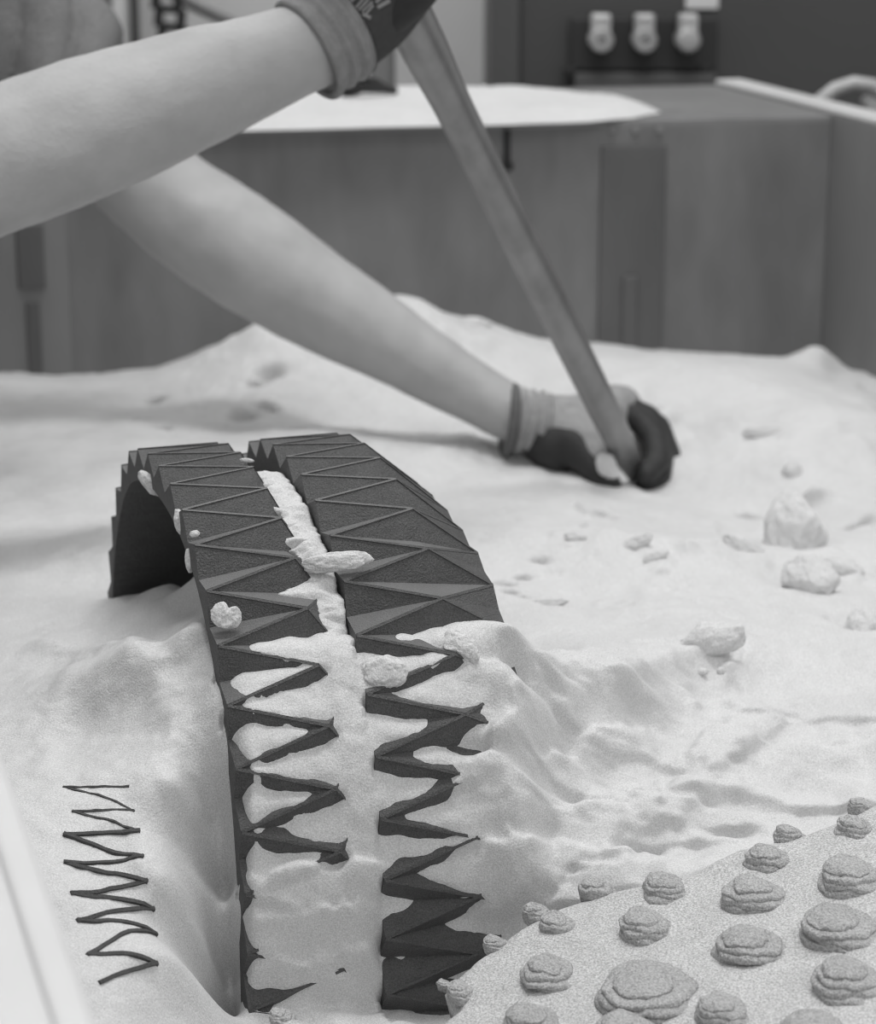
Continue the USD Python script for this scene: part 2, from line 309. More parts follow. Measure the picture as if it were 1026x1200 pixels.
for (x, y, Y, r, h) in [(692, 602, 1.8, .006, -.009), (705, 600, 1.8, .004, -.006), (715, 605, 1.78, .004, -.006), (590, 682, 1.46, .005, -.008), (612, 675, 1.48, .004, -.007), (632, 657, 1.53, .004, -.006), (598, 692, 1.43, .004, -.006), (612, 698, 1.42, .003, -.005),
                        (315, 435, 2.16, .009, -.012), (300, 447, 2.13, .007, -.01), (311, 474, 2.07, .008, -.012), (282, 485, 2.05, .009, -.013), (165, 490, 2.05, .006, -.008), (37, 466, 2.14, .006, -.01), (875, 606, 1.8, .006, -.01), (1005, 613, 1.76, .007, -.01), (950, 590, 1.85, .01, .01), (180, 470, 2.1, .006, -.008), (190, 500, 2.0, .006, -.007)]:
    blob(x, y, snap(x, y), r * 1.0, h * 2.2, 1.3)
for _ in range(70):
    x, y = rg.uniform(640, 1020), rg.uniform(590, 720); Y = np.interp(y, [590, 640, 700, 720], [1.85, 1.65, 1.45, 1.4]); blob(x, y, Y, rg.uniform(.003, .009), rg.uniform(-.007, .007))
for _ in range(40):
    x, y = rg.uniform(600, 1000), rg.uniform(770, 960); Y = np.interp(y, [770, 960], [1.25, 1.12]); blob(x, y, Y, rg.uniform(.002, .006), rg.uniform(-.002, .004))
for _ in range(40):
    x, y = rg.uniform(540, 1020), rg.uniform(400, 520); Y = np.interp(y, [400, 520], [2.4, 2.0]); blob(x, y, Y, rg.uniform(.006, .016), rg.uniform(-.006, .008))
def crease(pl, h, w, side=0):
    """ridge (side 0) or step (side +-1: lower on that side) of the sand along a line given as (x, y, Y) in the photograph"""
    global Hs
    P_ = np.array([uvof(atY(*p)) for p in pl]); best = np.full(U.shape, 9.); sg = np.zeros(U.shape); fade = np.zeros(U.shape)
    box_ = (U > P_[:, 0].min() - 5 * w) & (U < P_[:, 0].max() + 5 * w) & (V > P_[:, 1].min() - 5 * w) & (V < P_[:, 1].max() + 5 * w)
    uu, vv_ = U[box_], V[box_]; b_ = np.full(len(uu), 9.); s_ = np.zeros(len(uu)); L = len(P_) - 1
    wig = (meshkit.fbm(np.stack([uu, vv_, 0 * uu], 1) * 60, 3, 17) - .5) * w * 2.2
    for k_, (a_, c_) in enumerate(zip(P_[:-1], P_[1:])):
        e_ = c_ - a_; t_ = np.clip(((uu - a_[0]) * e_[0] + (vv_ - a_[1]) * e_[1]) / (e_ @ e_), 0, 1)
        du, dv = uu - a_[0] - t_ * e_[0], vv_ - a_[1] - t_ * e_[1]; d_ = np.hypot(du, dv); cr_ = (e_[0] * dv - e_[1] * du) / np.linalg.norm(e_)
        m_ = d_ < b_; b_[m_] = d_[m_]; s_[m_] = cr_[m_]
    if side == 0: dz_ = h * np.exp(-((b_ + np.abs(wig) * .5) / w) ** 2)
    else: dz_ = h * np.tanh((side * s_ + wig) / (w * .35)) * np.exp(-(b_ / (w * 3)) ** 2)
    Hs[box_] += dz_
crease([(50, 748, 1.25), (105, 757, 1.21), (150, 756, 1.19), (178, 762, 1.165), (210, 775, 1.13)], .006, .010)
crease([(152, 760, 1.18), (186, 810, 1.12), (204, 870, 1.075), (212, 920, 1.05)], .005, .010)
crease([(95, 770, 1.2), (60, 830, 1.13), (50, 900, 1.08)], .0035, .012)
crease([(520, 752, 1.107), (560, 766, 1.112), (608, 768, 1.12), (640, 770, 1.145), (690, 791, 1.17), (735, 794, 1.19), (780, 767, 1.245), (840, 749, 1.29)], .005, .008)
crease([(640, 775, 1.143), (600, 850, 1.12), (565, 900, 1.105)], .004, .010, 1)
crease([(862, 765, 1.29), (852, 830, 1.22), (800, 905, 1.16), (720, 935, 1.125), (640, 960, 1.11)], .0045, .012, 1)
crease([(735, 800, 1.19), (715, 850, 1.165), (690, 890, 1.14)], .004, .010)
crease([(900, 860, 1.21), (800, 960, 1.12), (700, 1020, 1.085), (640, 1050, 1.08)], .004, .010, -1)
crease([(590, 1012, 1.088), (655, 986, 1.095), (700, 992, 1.09), (770, 985, 1.105)], .004, .007, -1)
crease([(640, 1062, 1.073), (680, 1022, 1.085), (722, 1012, 1.085)], .0035, .006, -1)
crease([(650, 872, 1.125), (700, 858, 1.155), (745, 856, 1.175)], .0035, .007, -1)
for cr in ([(300, 1012, 1.035), (350, 1002, 1.035), (430, 988, 1.04)], [(370, 1078, 1.02), (398, 1062, 1.02), (440, 1066, 1.025)], [(310, 1110, 1.02), (370, 1098, 1.02), (430, 1090, 1.022)], [(300, 1150, 1.02), (380, 1140, 1.02), (440, 1120, 1.022)], [(330, 1040, 1.03), (400, 1030, 1.03)]):
    crease(cr, .0028, .006, -1)
blob(985, 892, 1.165, .02, -.014, 1.8); blob(945, 905, 1.155, .012, -.008, 1.3)
blob(956, 421, 2.45, .022, .022, 1.2); blob(300, 388, 2.25, .03, .012, 1.4); blob(1010, 445, 2.38, .03, -.012)
# sand caught in the folds: lying on the lower side of every fold, the ridges standing just clear
from scipy.spatial import cKDTree
SV = OR + U[..., None] * E1 + V[..., None] * E2 + Hs[..., None] * E3
kt = cKDTree(cc); near = (np.abs(U + .03) < .16) & (V < .16)
pq = SV[near] - P0z; dist, ia = kt.query(np.stack([pq @ D, pq[:, 2]], 1)); aa = al[ia]; oo = pq @ N
dz = np.zeros(len(pq))
for off, ph, a1, A_ in ((0, 0, .166, .0085), (.0685, .002, .32, .0085)):
    w = np.clip((oo - off) / .0475, 0, 1); fk = (aa - A0 - ph) / PITCH_R; kf = np.floor(fk - w / 2); t = fk - w / 2 - kf      # 0 at the ridge R_k-R'_k, 1 at the next
    lt = 1 - w; left = t < lt
    tl = np.where(left, t / np.maximum(lt, .02), (t - lt) / np.maximum(w, .02)); size = np.where(left, lt, w)
    vary = .35 + 1.0 * meshkit.noise(np.stack([kf * 3.7 + off * 50, left * 2.3, w * 1.5], 1), 5)
    cut = A_ * np.minimum(size * 1.6, 1) * vary * np.clip(1 - tl * 1.25, 0, 1) ** 1.3
    m = ((oo > off - .002) & (oo < off + .054) & (aa > A0 + .022) & (aa < A0 + a1) & (dist < .016)) * np.clip((A0 + a1 - aa) / .012, 0, 1) * np.clip((off + .054 - oo) / .008, 0, 1)
    dz -= cut * m * np.clip(tl * size * PITCH_R / .003, 0, 1)
Hs[near] += dz
SV = OR + U[..., None] * E1 + V[..., None] * E2 + Hs[..., None] * E3
nu, nv = U.shape; idx = np.arange(nu * nv).reshape(nu, nv)
qd = np.stack([idx[:-1, :-1], idx[1:, :-1], idx[1:, 1:], idx[:-1, 1:]], -1).reshape(-1, 4)
vv = SV.reshape(-1, 3)
keep = inside(vv[qd].mean(1), .006) > 0
qd = qd[keep]; ff = np.vstack([qd[:, [0, 1, 2]], qd[:, [0, 2, 3]]])
us = np.unique(ff); remap = -np.ones(len(vv), int); remap[us] = np.arange(len(us))
obj('sand', (vv[us], remap[ff]), M['sand'], smooth=True, label='pale loose casting sand heaped and dug out inside the steel bin', cat='sand', kind='stuff')
from scipy.interpolate import RegularGridInterpolator
_gr = RegularGridInterpolator((gu, gv), Hs, bounds_error=False, fill_value=None)
def ground(u, v): return _gr(np.stack(np.broadcast_arrays(u, v), -1))
def sand_at(x, y, Y0=1.0, Y1=2.7):
    """point where the view ray through a pixel of the photograph meets the sand, and its normal"""
    d = ray(x, y); ts = np.linspace(Y0, Y1, 900) / d[1]; p = CAM + np.outer(ts, d); u, v = uvof(p); h = (p - OR) @ E3 - ground(u, v)
    i = np.where((h[:-1] > 0) & (h[1:] <= 0))[0]
    i = i[0] if len(i) else np.argmin(np.abs(h))
    p0 = p[i]; u, v = uvof(p0); e = .004
    g = lambda a_, b_: float(ground(a_, b_))
    n = E3 - E1 * (g(u + e, v) - g(u - e, v)) / (2 * e) - E2 * (g(u, v + e) - g(u, v - e)) / (2 * e)
    return p0, n / np.linalg.norm(n)

# ------------------------------------------------------------------ pleated arches
def solid(outer, inner, tris, loop):
    n = len(outer); v = np.vstack([outer, inner]); f = [t for t in tris] + [(a + n, c + n, b + n) for a, b, c in tris]
    for i in range(len(loop)):
        a, b = loop[i], loop[(i + 1) % len(loop)]; f += [(a, a + n, b + n), (a, b + n, b)]
    return trimesh.Trimesh(v, np.array(f), process=False)
TR = [(0, 1, 3), (1, 2, 3), (2, 4, 3), (2, 5, 4), (3, 4, 6), (4, 5, 6), (5, 7, 6), (5, 8, 7)]
# indices: 0 R_k,1 V_k,2 R_k+1 | 3 R'_k,4 V'_k,5 R'_k+1 | 6 R''_k,7 V''_k,8 R''_k+1
LOOP = [0, 3, 6, 7, 8, 5, 2, 1]
def make_arch(label, off, c, phase, shrink2, ks, depth=.0102, thick=.0175):
    t = thing('pleated_arch', label, 'printed arch', None)
    p = PITCH_R
    for k_ in ks:
        a = A0 + phase + k_ * p
        A_ = [a, a + p / 2, a + p, a + p / 2, a + p, a + 1.5 * p, a + p, a + 1.5 * p, a + 2 * p]
        O_ = [0, 0, 0, c[0], c[0], c[0], c[1], c[1], c[1]]
        s2 = [shrink2 + .018 * max(0, curve(np.array([x]))[1][0, 1]) ** 4 for x in A_[6:]]
        dn = [0, -depth, 0] * 2 + [-s2[0], -s2[1] - .0035, -s2[2]]
        out = np.vstack([cw(np.array([x]), off + o, d) for x, o, d in zip(A_, O_, dn)])
        inn = np.vstack([cw(np.array([x]), off + o, (-thick - (s2[i - 6] if i > 5 else 0))) for i, (x, o) in enumerate(zip(A_, O_))])
        s = solid(out, inn, TR, LOOP)
        if s.volume < 0: s.invert()
        _, nn_ = curve(np.array(A_)); nv_ = np.outer(nn_[:, 0], D) + np.outer(nn_[:, 1], Z); tv_ = np.outer(nn_[:, 1], D) - np.outer(nn_[:, 0], Z)
        ch_ = []                                                     # blunted ridges: narrow flats along the folds
        for i_, j_ in ((0, 3), (3, 2), (3, 6), (6, 5)):
            q_ = np.array([p_ for m_ in (i_, j_) for p_ in (out[m_] + tv_[m_] * .0008 + nv_[m_] * .0002, out[m_] - tv_[m_] * .0008 + nv_[m_] * .0002, out[m_] - nv_[m_] * .0012)])
            ch_.append(trimesh.convex.convex_hull(q_))
        s = cat_([s] + ch_)
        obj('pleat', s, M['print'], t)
    return t
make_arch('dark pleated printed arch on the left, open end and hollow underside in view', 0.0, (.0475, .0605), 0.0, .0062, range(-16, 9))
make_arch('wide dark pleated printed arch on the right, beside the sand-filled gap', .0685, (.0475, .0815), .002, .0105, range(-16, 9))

# buried third arch: only its zigzag edge shows
t3 = thing('pleated_arch', 'buried pleated arch at lower left, only its zigzag edge showing', 'printed arch')
Lp = [(66, 895), (76, 922), (86, 950), (77, 979), (77, 1010), (85, 1046), (92, 1079), (104, 1118), (117, 1149)]
Rp = [(120, 893), (149, 921), (155, 948), (161, 973), (165, 1003), (170, 1032), (177, 1063), (180, 1094), (182, 1128)]
LP = [sand_at(x, y, .8) for x, y in Lp]; RP = [sand_at(x, y, .8) for x, y in Rp]
def zz(seq):
    """fin of the fold that joins two ridge points: a thin wedge rising 1.6 mm out of the sand"""
    return seq
for i in range(1, len(Lp)):
    for (pa, na), (pb, nb), hgt in ((LP[i], RP[i], .0016), (LP[i], RP[i + 1], .0016)) if i + 1 < len(Lp) else ((LP[i], RP[i], .0016),):
        n = na + nb; n /= np.linalg.norm(n); d = pb - pa; L = np.linalg.norm(d); d /= L; w = np.cross(n, d); ww = .0009 if i > 2 else .0005
        hg = (hgt if i > 2 else .0008) * .8
        tt_ = np.linspace(-.03, 1.03, 9); rows = []
        for s_ in tt_:
            b_ = pa + d * L * s_; q_ = b_ - OR; b_ = b_ + E3 * (float(ground(q_ @ E1, q_ @ E2)) - q_ @ E3)
            jit = (meshkit.noise(b_ * 300, 4) - .5) * .0012
            rows.append([b_ - w * ww * 2.2 - n * .008, b_ - w * ww + n * (hg + jit), b_ + w * ww + n * (hg + jit), b_ + w * ww * 2.2 - n * .008])
        v = np.array(rows).reshape(-1, 3); f = []
        for j in range(8):
            for m_ in range(4):
                a_, b2 = j * 4 + m_, j * 4 + (m_ + 1) % 4; f += [(a_, b2, b2 + 4), (a_, b2 + 4, a_ + 4)]
        f += [(0, 2, 1), (0, 3, 2), (32, 33, 34), (32, 34, 35)]
        s = trimesh.Trimesh(v, np.array(f), process=False)
        if s.volume < 0: s.invert()
        obj('pleat', s, M['print_core'], t3)

# ------------------------------------------------------------------ knobbed slab in the foreground
SA, SB, SC_ = atY(525, 1150, .985), atY(1026, 935, 1.075), atY(800, 1200, .915)
SN = np.cross(SB - SA, SC_ - SA); SN /= np.linalg.norm(SN)
if SN[2] < 0: SN = -SN
SX = SB - SA; SX /= np.linalg.norm(SX); SY = np.cross(SN, SX)
def slab_h(u, v):   # slight dome away from the top edge
    return -.012 * np.exp(-(np.maximum(0, -v) / .02)) + 0 * u
def slab_mesh(poly, lipn, seed, up=0.0):
    """poly: outline (u,v) in the slab plane; a top sheet with thickness"""
    from shapely.geometry import Polygon, Point
    pg = Polygon(poly).buffer(.004).buffer(-.004)
    m = trimesh.creation.extrude_polygon(pg, .03, engine='earcut')
    mm = m3.Manifold(m3.Mesh(np.asarray(m.vertices, np.float32), np.asarray(m.faces, np.uint32))).refine_to_length(.003)
    a = mm.to_mesh(); v = np.array(a.vert_properties[:, :3], float); f = np.array(a.tri_verts)
    bd = pg.exterior; import shapely
    dist = shapely.distance(shapely.points(v[:, :2]), bd)
    z = v[:, 2] - .03
    rnd = -.010 * np.clip(1 - dist / .014, 0, 1) ** 2
    z = np.where(v[:, 2] > .015, z + rnd + (meshkit.fbm(np.c_[v[:, :2], v[:, :1] * 0] * 60, 3, seed) - .5) * .003, z)
    jit = (meshkit.fbm(v * 90, 3, seed + 2) - .5) * .004
    return SA + np.outer(v[:, 0], SX) + np.outer(v[:, 1], SY) + np.outer(z + up, SN) + jit[:, None] * SN * .3, f
def suv(x, y):
    p = hitp(x, y, SA, SN) - SA; return p @ SX, p @ SY
slab = thing('knobbed_slab', 'pale printed sand slab covered in rows of layered knobs', 'printed slab')
out = [suv(*q_) for q_ in ((516, 1146), (545, 1118), (572, 1098), (625, 1062), (690, 1038), (790, 1018), (860, 985), (920, 972), (985, 948), (1026, 930), (1110, 905), (1180, 1000), (1200, 1280), (500, 1280), (492, 1200), (528, 1172))]
obj('slab_body', slab_mesh(out, 0, 31), M['slab'], slab, True)
def knob(x, y, w, h, parent, big=1.0, mt='knob', lean=1.0):
    c = hitp(x, y, SA, SN); dpt = (c - CAM) @ FW / FPX; rx = w * dpt / 2
    rings, sides, v, f = (4 if w > 60 else 3), 44, [], []
    ht = min(.0105, rx * .7) * big
    sd = rg.uniform(0, 99); prof = []
    for i in range(rings):
        r0 = (1.0, .92, .78, .56)[i] if rings == 4 else (1.0, .84, .58)[i]; z0, z1 = ((0, .34), (.34, .62), (.62, .84), (.84, 1))[i] if rings == 4 else ((0, .44), (.44, .78), (.78, 1))[i]
        prof += [(r0, z0 if i else -.6, i), (r0 * 1.02, z0 * .45 + z1 * .55, i), (r0 * .955, z1 * .9 + z0 * .1, i), (r0 * .87, z1, i)]
    prof += [(r0 * .6, 1.06, rings), (r0 * .3, 1.09, rings)]
    for (r, z, i) in prof:
        sh = (1 - r) * .42 * lean
        for j in range(sides):
            t = 2 * math.pi * j / sides
            wob = 1 + .26 * (meshkit.fbm(np.array([math.cos(t) * 1.3 + i * 2.1 + sd, math.sin(t) * 1.3, sd]), 3, 6) - .5) * 2
            xx = r * wob * math.cos(t) - sh
            v.append((xx, r * wob * math.sin(t) - sh * .3, z - max(0, xx + .25) * .6))
    n = len(prof)
    for i in range(n - 1):
        for j in range(sides):
            a, b = i * sides + j, i * sides + (j + 1) % sides; f += [(a, b, b + sides), (a, b + sides, a + sides)]
    v.append((-.5 * lean, -.15, 1.10)); top = len(v) - 1
    f += [(top, (n - 1) * sides + j, (n - 1) * sides + (j + 1) % sides) for j in range(sides)]
    f += [(0, j + 1, j) for j in range(1, sides - 1)]
    v = np.array(v)
    X = np.array([1., 0, 0]) - SN * SN[0]; X /= np.linalg.norm(X); Y_ = np.cross(SN, X)
    ry = min(1.0, max(.75, h / w * 1.9))
    wv = c + np.outer(v[:, 0] * rx, X) + np.outer(v[:, 1] * rx * ry, Y_) + np.outer(v[:, 2] * ht - .001, SN)
    wv += (meshkit.fbm(wv * 330, 3, 8) - .5)[:, None] * SN * .0032
    obj('knob', (wv, np.array(f)), M[mt], parent, 50)
for kx in ((1000, 1030, 84, 50), (988, 1090, 100, 62), (998, 1150, 92, 50), (884, 1112, 96, 44), (768, 1164, 130, 66), (850, 1188, 72, 48), (890, 1052, 84, 36), (760, 1088, 70, 44), (655, 1084, 50, 40), (648, 1144, 74, 46), (782, 1042, 62, 32), (580, 1104, 30, 24), (628, 1068, 34, 18), (700, 1042, 46, 20), (902, 1008, 58, 28), (1004, 972, 52, 24), (1008, 943, 30, 16), (925, 978, 40, 14), (628, 1203, 80, 40), (540, 1160, 34, 22), (520, 1152, 18, 12), (740, 1215, 90, 50), (960, 1215, 100, 50)):
    knob(*kx, slab)
slab2 = thing('knobbed_slab', 'corner of a second knobbed slab at the bottom edge under the left arch', 'printed slab')
o2 = [suv(*q_) for q_ in ((296, 1196), (328, 1177), (352, 1178), (425, 1203), (470, 1290), (300, 1290))]
obj('slab_body', slab_mesh(o2, 0, 37), M['slab'], slab2, True)
knob(330, 1190, 30, 22, slab2)
#MORE
# ------------------------------------------------------------------ lumps of packed sand
def lump(x, y, w, h, rot, label, name='sand_lump', sink=.35, deep=.8, seed=0, on='sand', group=None, sharp=0.0, m='clod', lift=0.0, notch=None):
    ons = isinstance(on, str) and on == 'sand'
    if ons: c, n = sand_at(x, y, .8)
    else: c, n = ridge_hit(x, y) if isinstance(on, str) else (on, -ray(x, y)); c = np.array(c)
    px = (c - CAM) @ FW / FPX
    r_ = np.array([1., 0, 0]); t = math.radians(rot)
    X = r_ * math.cos(t) + UPV * math.sin(t); Y_ = -r_ * math.sin(t) + UPV * math.cos(t); W_ = -FW
    s = trimesh.creation.icosphere(4); v = np.array(s.vertices)
    if sharp:   # flatten against a few random planes: a broken clod
        rr_ = np.random.default_rng(seed)
        for _ in range(9):
            d = rr_.normal(size=3); d /= np.linalg.norm(d); k = rr_.uniform(.62, .85)
            e = np.maximum(v @ d - k, 0); v = v - np.outer(e, d) * sharp
    if notch:
        a = math.radians(notch[0]); dd = np.array([math.cos(a), math.sin(a)]); ang = v[:, :2] @ dd / (np.linalg.norm(v[:, :2], axis=1) + 1e-6)
        v[:, :2] *= (1 - notch[1] * np.exp(-((1 - ang) / .06)))[:, None]
    v = v * (1 + ((meshkit.fbm(v * 1.6 + seed * 7.3, 3, seed) - .5) * .55 + (meshkit.fbm(v * 6 + seed, 2, seed + 1) - .5) * .12)[:, None])
    sx, sy = w / 2 * px, h / 2 * px; sz = min(sx, sy) * deep
    off = UPV * sy * (1 - 2 * sink) if ons else -W_ * 0 + n / np.linalg.norm(n) * sz * (1 - 2 * sink)
    wv = c + off + W_ * lift + np.outer(v[:, 0] * sx, X) + np.outer(v[:, 1] * sy, Y_) + np.outer(v[:, 2] * sz, W_)
    wv += (meshkit.fbm(wv * 350, 2, 5) - .5)[:, None] * (.0012) * W_
    obj(name, (wv, s.faces), M[m], None, True, label=label, cat='sand lump', group=group)
lump(934, 640, 74, 100, 8, 'large rounded half-buried sand clod at the right, behind the sharp one', seed=2, sink=.38, sharp=.5)
lump(946, 690, 72, 66, -24, 'sharp-edged broken sand clod standing on the right slope', seed=11, sink=.36, sharp=.9)
lump(832, 748, 92, 46, 14, 'long wedge-shaped sand clod with an undercut end, on the right slope', seed=5, sink=.52, sharp=.8)
lump(748, 638, 36, 16, 22, 'small oblong sand lump, upper of a pair on the mound under the gloved hand', seed=6, sink=.3)
lump(768, 655, 32, 13, 24, 'small oblong sand lump, lower of a pair on the mound under the gloved hand', seed=7, sink=.3)
lump(674, 632, 28, 14, -4, 'small sand lump on the mound, left of the oblong pair', seed=8, sink=.3, sharp=.6)
lump(642, 707, 50, 14, 6, 'flat sand flake just right of the wide arch', seed=9, sink=.5, sharp=.5)
lump(874, 644, 58, 28, -30, 'low sand clod left of the large rounded one', seed=10, sink=.5)
lump(978, 668, 70, 34, -12, 'low crumbled sand clod right of the large rounded one', seed=12, sink=.5)
lump(928, 556, 24, 24, 0, 'small distant sand lump above the large rounded clod', seed=13, sink=.35, sharp=.5)
lump(897, 508, 52, 16, 3, 'flat distant sand lump near the right rear', seed=14, sink=.4, sharp=.4)
lump(1012, 735, 50, 50, 0, 'soft rounded sand clod at the right picture edge', seed=15, sink=.62)
lump(556, 380, 40, 16, -8, 'lumpy crest of sand against the back wall, right of the forearm', seed=16, sink=.4, sharp=.4)
lump(822, 788, 16, 8, 0, 'tiny sand crumb, left of two on the right-hand crest', seed=17)
lump(845, 787, 11, 8, 0, 'tiny sand crumb, right of two on the right-hand crest', seed=18)
# on the arches
lump(264, 724, 36, 34, 0, 'heart-shaped sand flake stuck to the front of the left arch', on='arch', seed=20, sink=.1, deep=.45, notch=(72, .5), m='sand')
lump(228, 627, 12, 8, 0, 'pea-sized sand crumb on the left arch, above the heart-shaped flake', on='arch', seed=21, sink=.2, m='sand')
lump(449, 787, 54, 40, 0, 'rounded sand clod lodged in the first bare fold of the wide arch', on='arch', seed=22, sink=.62, deep=.6, m='sand')
lump(543, 757, 52, 40, -35, 'wedge of packed sand leaning on the lower right of the wide arch', on='arch', seed=23, sink=.66, deep=.5, sharp=.9)
lump(393, 661, 78, 24, 5, 'tongue of sand spilling from the gap onto the wide arch', on='arch', seed=24, sink=.25, deep=.8, m='sand')
# sand left in the gap between the arches
na, nw = 150, 16; rows = []
for i_, a_ in enumerate(np.linspace(A0 - .138, A0 + .045, na)):
    f_ = i_ / (na - 1); k0 = abs(2 * meshkit.fbm(np.array([f_ * 22, 1.3, 0]), 3, 2) - 1) * 2; k1 = meshkit.fbm(np.array([f_ * 11, 7.7, 0]), 3, 4)
    o0 = .0555 - .014 * k0 * (.5 + f_) - .004; o1 = .0672 + .003 * k1; e_ = min(1, (f_ + .02) * 9)
    for j_, w_ in enumerate(np.linspace(0, 1, nw)):
        h_ = -.0125 + .0035 * f_ + (  .004 * math.sin(math.pi * w_) + .009 * (meshkit.fbm(np.array([f_ * 26, w_ * 2.2, 3]), 3, 5) - .5)) * e_ - (.014 if j_ in (0, nw - 1) else 0) - .012 * (1 - e_)
        rows.append(cw(np.array([a_]), o0 + (o1 - o0) * w_, h_)[0])
    for w_ in (1, 0): rows.append(cw(np.array([a_]), o0 + (o1 - o0) * w_, -.04)[0])
v = np.array(rows); ns = nw + 2; i_, j_ = np.meshgrid(np.arange(na - 1), np.arange(ns), indexing='ij')
q_ = np.stack([i_ * ns + j_, i_ * ns + (j_ + 1) % ns, (i_ + 1) * ns + (j_ + 1) % ns, (i_ + 1) * ns + j_], -1).reshape(-1, 4)
s_ = trimesh.Trimesh(v, np.vstack([q_[:, :3], q_[:, [0, 2, 3]], [[0, j + 1, j] for j in range(1, ns - 1)], [[(na - 1) * ns, (na - 1) * ns + j, (na - 1) * ns + j + 1] for j in range(1, ns - 1)]]), process=False)
if s_.volume < 0: s_.invert()
obj('gap_sand', s_, M['sand'], None, True, label='ragged ribbon of sand left in the gap between the two arches', cat='sand', kind='stuff')
def edge_pt(x, y): return hitp(x, y, P0z, N)
lump(177, 567, 42, 17, -46, 'long sand slab stuck along the lip of the left arch opening', on=edge_pt(177, 567), seed=25, sink=.5, deep=.6, m='sand', sharp=.4)
lump(210, 611, 12, 30, 8, 'upright sand flake on the lip of the left arch, upper one', on=edge_pt(210, 611), seed=26, sink=.5, m='sand')
lump(222, 657, 11, 30, 4, 'upright sand flake on the lip of the left arch, lower one', on=edge_pt(222, 657), seed=27, sink=.5, m='sand')
lump(286, 549, 16, 5, -4, 'thin sand flake on top of the left arch near the gap', on=cw(np.array([A0 - .115]), .046, .001)[0], seed=28, sink=.5, m='sand')

# ------------------------------------------------------------------ sand dusted on the back ledge
def on_ledge(x, y): return atz(x, y, RIM + .003)
ov = [on_ledge(*q_) for q_ in ((240, 155), (420, 150), (600, 146), (690, 143), (742, 138), (772, 132), (758, 125), (720, 117), (660, 112), (560, 109), (440, 109), (300, 110), (200, 112), (140, 150))]
from shapely.geometry import Polygon
o_ = on_ledge(500, 130)
pg = Polygon([((p - o_) @ BX, (p - o_) @ BY) for p in ov]).buffer(.002)
m_ = trimesh.creation.extrude_polygon(pg, .006, engine='earcut')
mm = m3.Manifold(m3.Mesh(np.asarray(m_.vertices, np.float32), np.asarray(m_.faces, np.uint32))).refine_to_length(.012).to_mesh()
v = np.array(mm.vert_properties[:, :3], float)
import shapely
ds = shapely.distance(shapely.points(v[:, :2]), pg.exterior)
v[:, 2] = np.where(v[:, 2] > .003, .0005 + .012 * np.clip(ds / .03, 0, 1) * (.4 + meshkit.fbm(np.c_[v[:, :2], 0 * v[:, 0]] * 18, 3, 4)), 0)
obj('ledge_sand', (o_ + np.outer(v[:, 0], BX) + np.outer(v[:, 1], BY) + np.outer(v[:, 2], Z), mm.tri_verts), M['sand'], None, True, label='thin spread of spilled sand lying along the back ledge', cat='sand', kind='stuff')

# ------------------------------------------------------------------ room behind the bin
def struct(name, mesh, m): return obj(name, mesh, m, kind='structure')
struct('floor', box((0, 1.5, FLOORZ - .03), (7, 7, .06)), M['floor'])
struct('wall_back', box((0, 4.25, .8), (7, .1, 3.1)), M['white'])
YC = 3.35
def pw(x, y, Y): return atY(x, y, Y)
a, b = pw(575, 60, YC), pw(1026, 60, YC)
cab = thing('control_cabinet', 'tall dark cabinet behind the bin carrying three pale valves', 'cabinet')
obj('body', bbox(((a[0] + .040 + 1.35) / 2, YC + .26, .45), (1.35 - a[0] - .040, .5, 2.4), .004), M['cabinet'], cab, 20)
obj('corner_post', bbox((a[0] + .02, YC + .26, .45), (.04, .52, 2.4), .004), M['cabinet2'], cab, 20, label='slightly lighter corner post')
p1, p2 = pw(804, -12, YC), pw(842, 11, YC)
obj('paper_label', bbox(((p1[0] + p2[0]) / 2, YC + .007, (p1[2] + p2[2]) / 2), (p2[0] - p1[0], .003, p1[2] - p2[2]), .001), M['paper'], cab, label='white paper label')
vb = thing('valve_block', 'dark plate on the cabinet with three pale quarter-turn valves', 'valve block')
p1, p2 = pw(668, 20, YC), pw(838, 82, YC); yp = YC + .01
obj('plate', bbox(((p1[0] + p2[0]) / 2, yp - .012, (p1[2] + p2[2]) / 2), (p2[0] - p1[0], .016, p1[2] - p2[2]), .003), M['plate'], vb, 20)
p3, p4 = pw(672, 84, YC), pw(836, 112, YC)
obj('bracket', bbox(((p3[0] + p4[0]) / 2, yp - .02, (p3[2] + p4[2]) / 2), (p4[0] - p3[0], .03, p3[2] - p4[2]), .003), M['cabinet2'], vb, 20)
for kx, ky in ((667, 84), (826, 82)):
    q_ = pw(kx, ky, YC - .01); obj('bolt', bbox(q_, (.018, .02, .014), .003), M['black'], vb, 20)
for i, vx in enumerate((705, 756, 807)):
    s0, s1, kb = pw(vx - 1, 24, YC - .03), pw(vx - 1, 40, YC - .03), pw(vx, 48, YC - .05)
    pr = [(0, 0), (.0165, 0), (.0165, .004), (.013, .007), (.0125, .022), (.0165, .028), (.0165, .037), (.014, .041), (.006, .041), (.0055, .034), (0, .034)] if i < 2 else [(0, 0), (.0165, 0), (.0165, .004), (.013, .007), (.0125, .022), (.0165, .028), (.0165, .037), (.013, .042), (0, .0435)]
    bd = trimesh.creation.revolve(np.array(pr), sections=32); bd.apply_transform(trimesh.transformations.rotation_matrix(math.pi / 2, (1, 0, 0))); bd.apply_translation(kb + [0, .04, 0])
    va = obj('valve_knob', bd, M['brass'], vb, 30)
    obj('valve_handle', bbox((s0 + s1) / 2 + [0, .008, 0], (.028, .02, s0[2] - s1[2] + .018), .004), M['brass'], vb, 20)
post = thing('wall_post', 'slim pale upright post left of the dangling cable chain', 'post')
a, b = pw(131, 40, 3.9), pw(148, 40, 3.9)
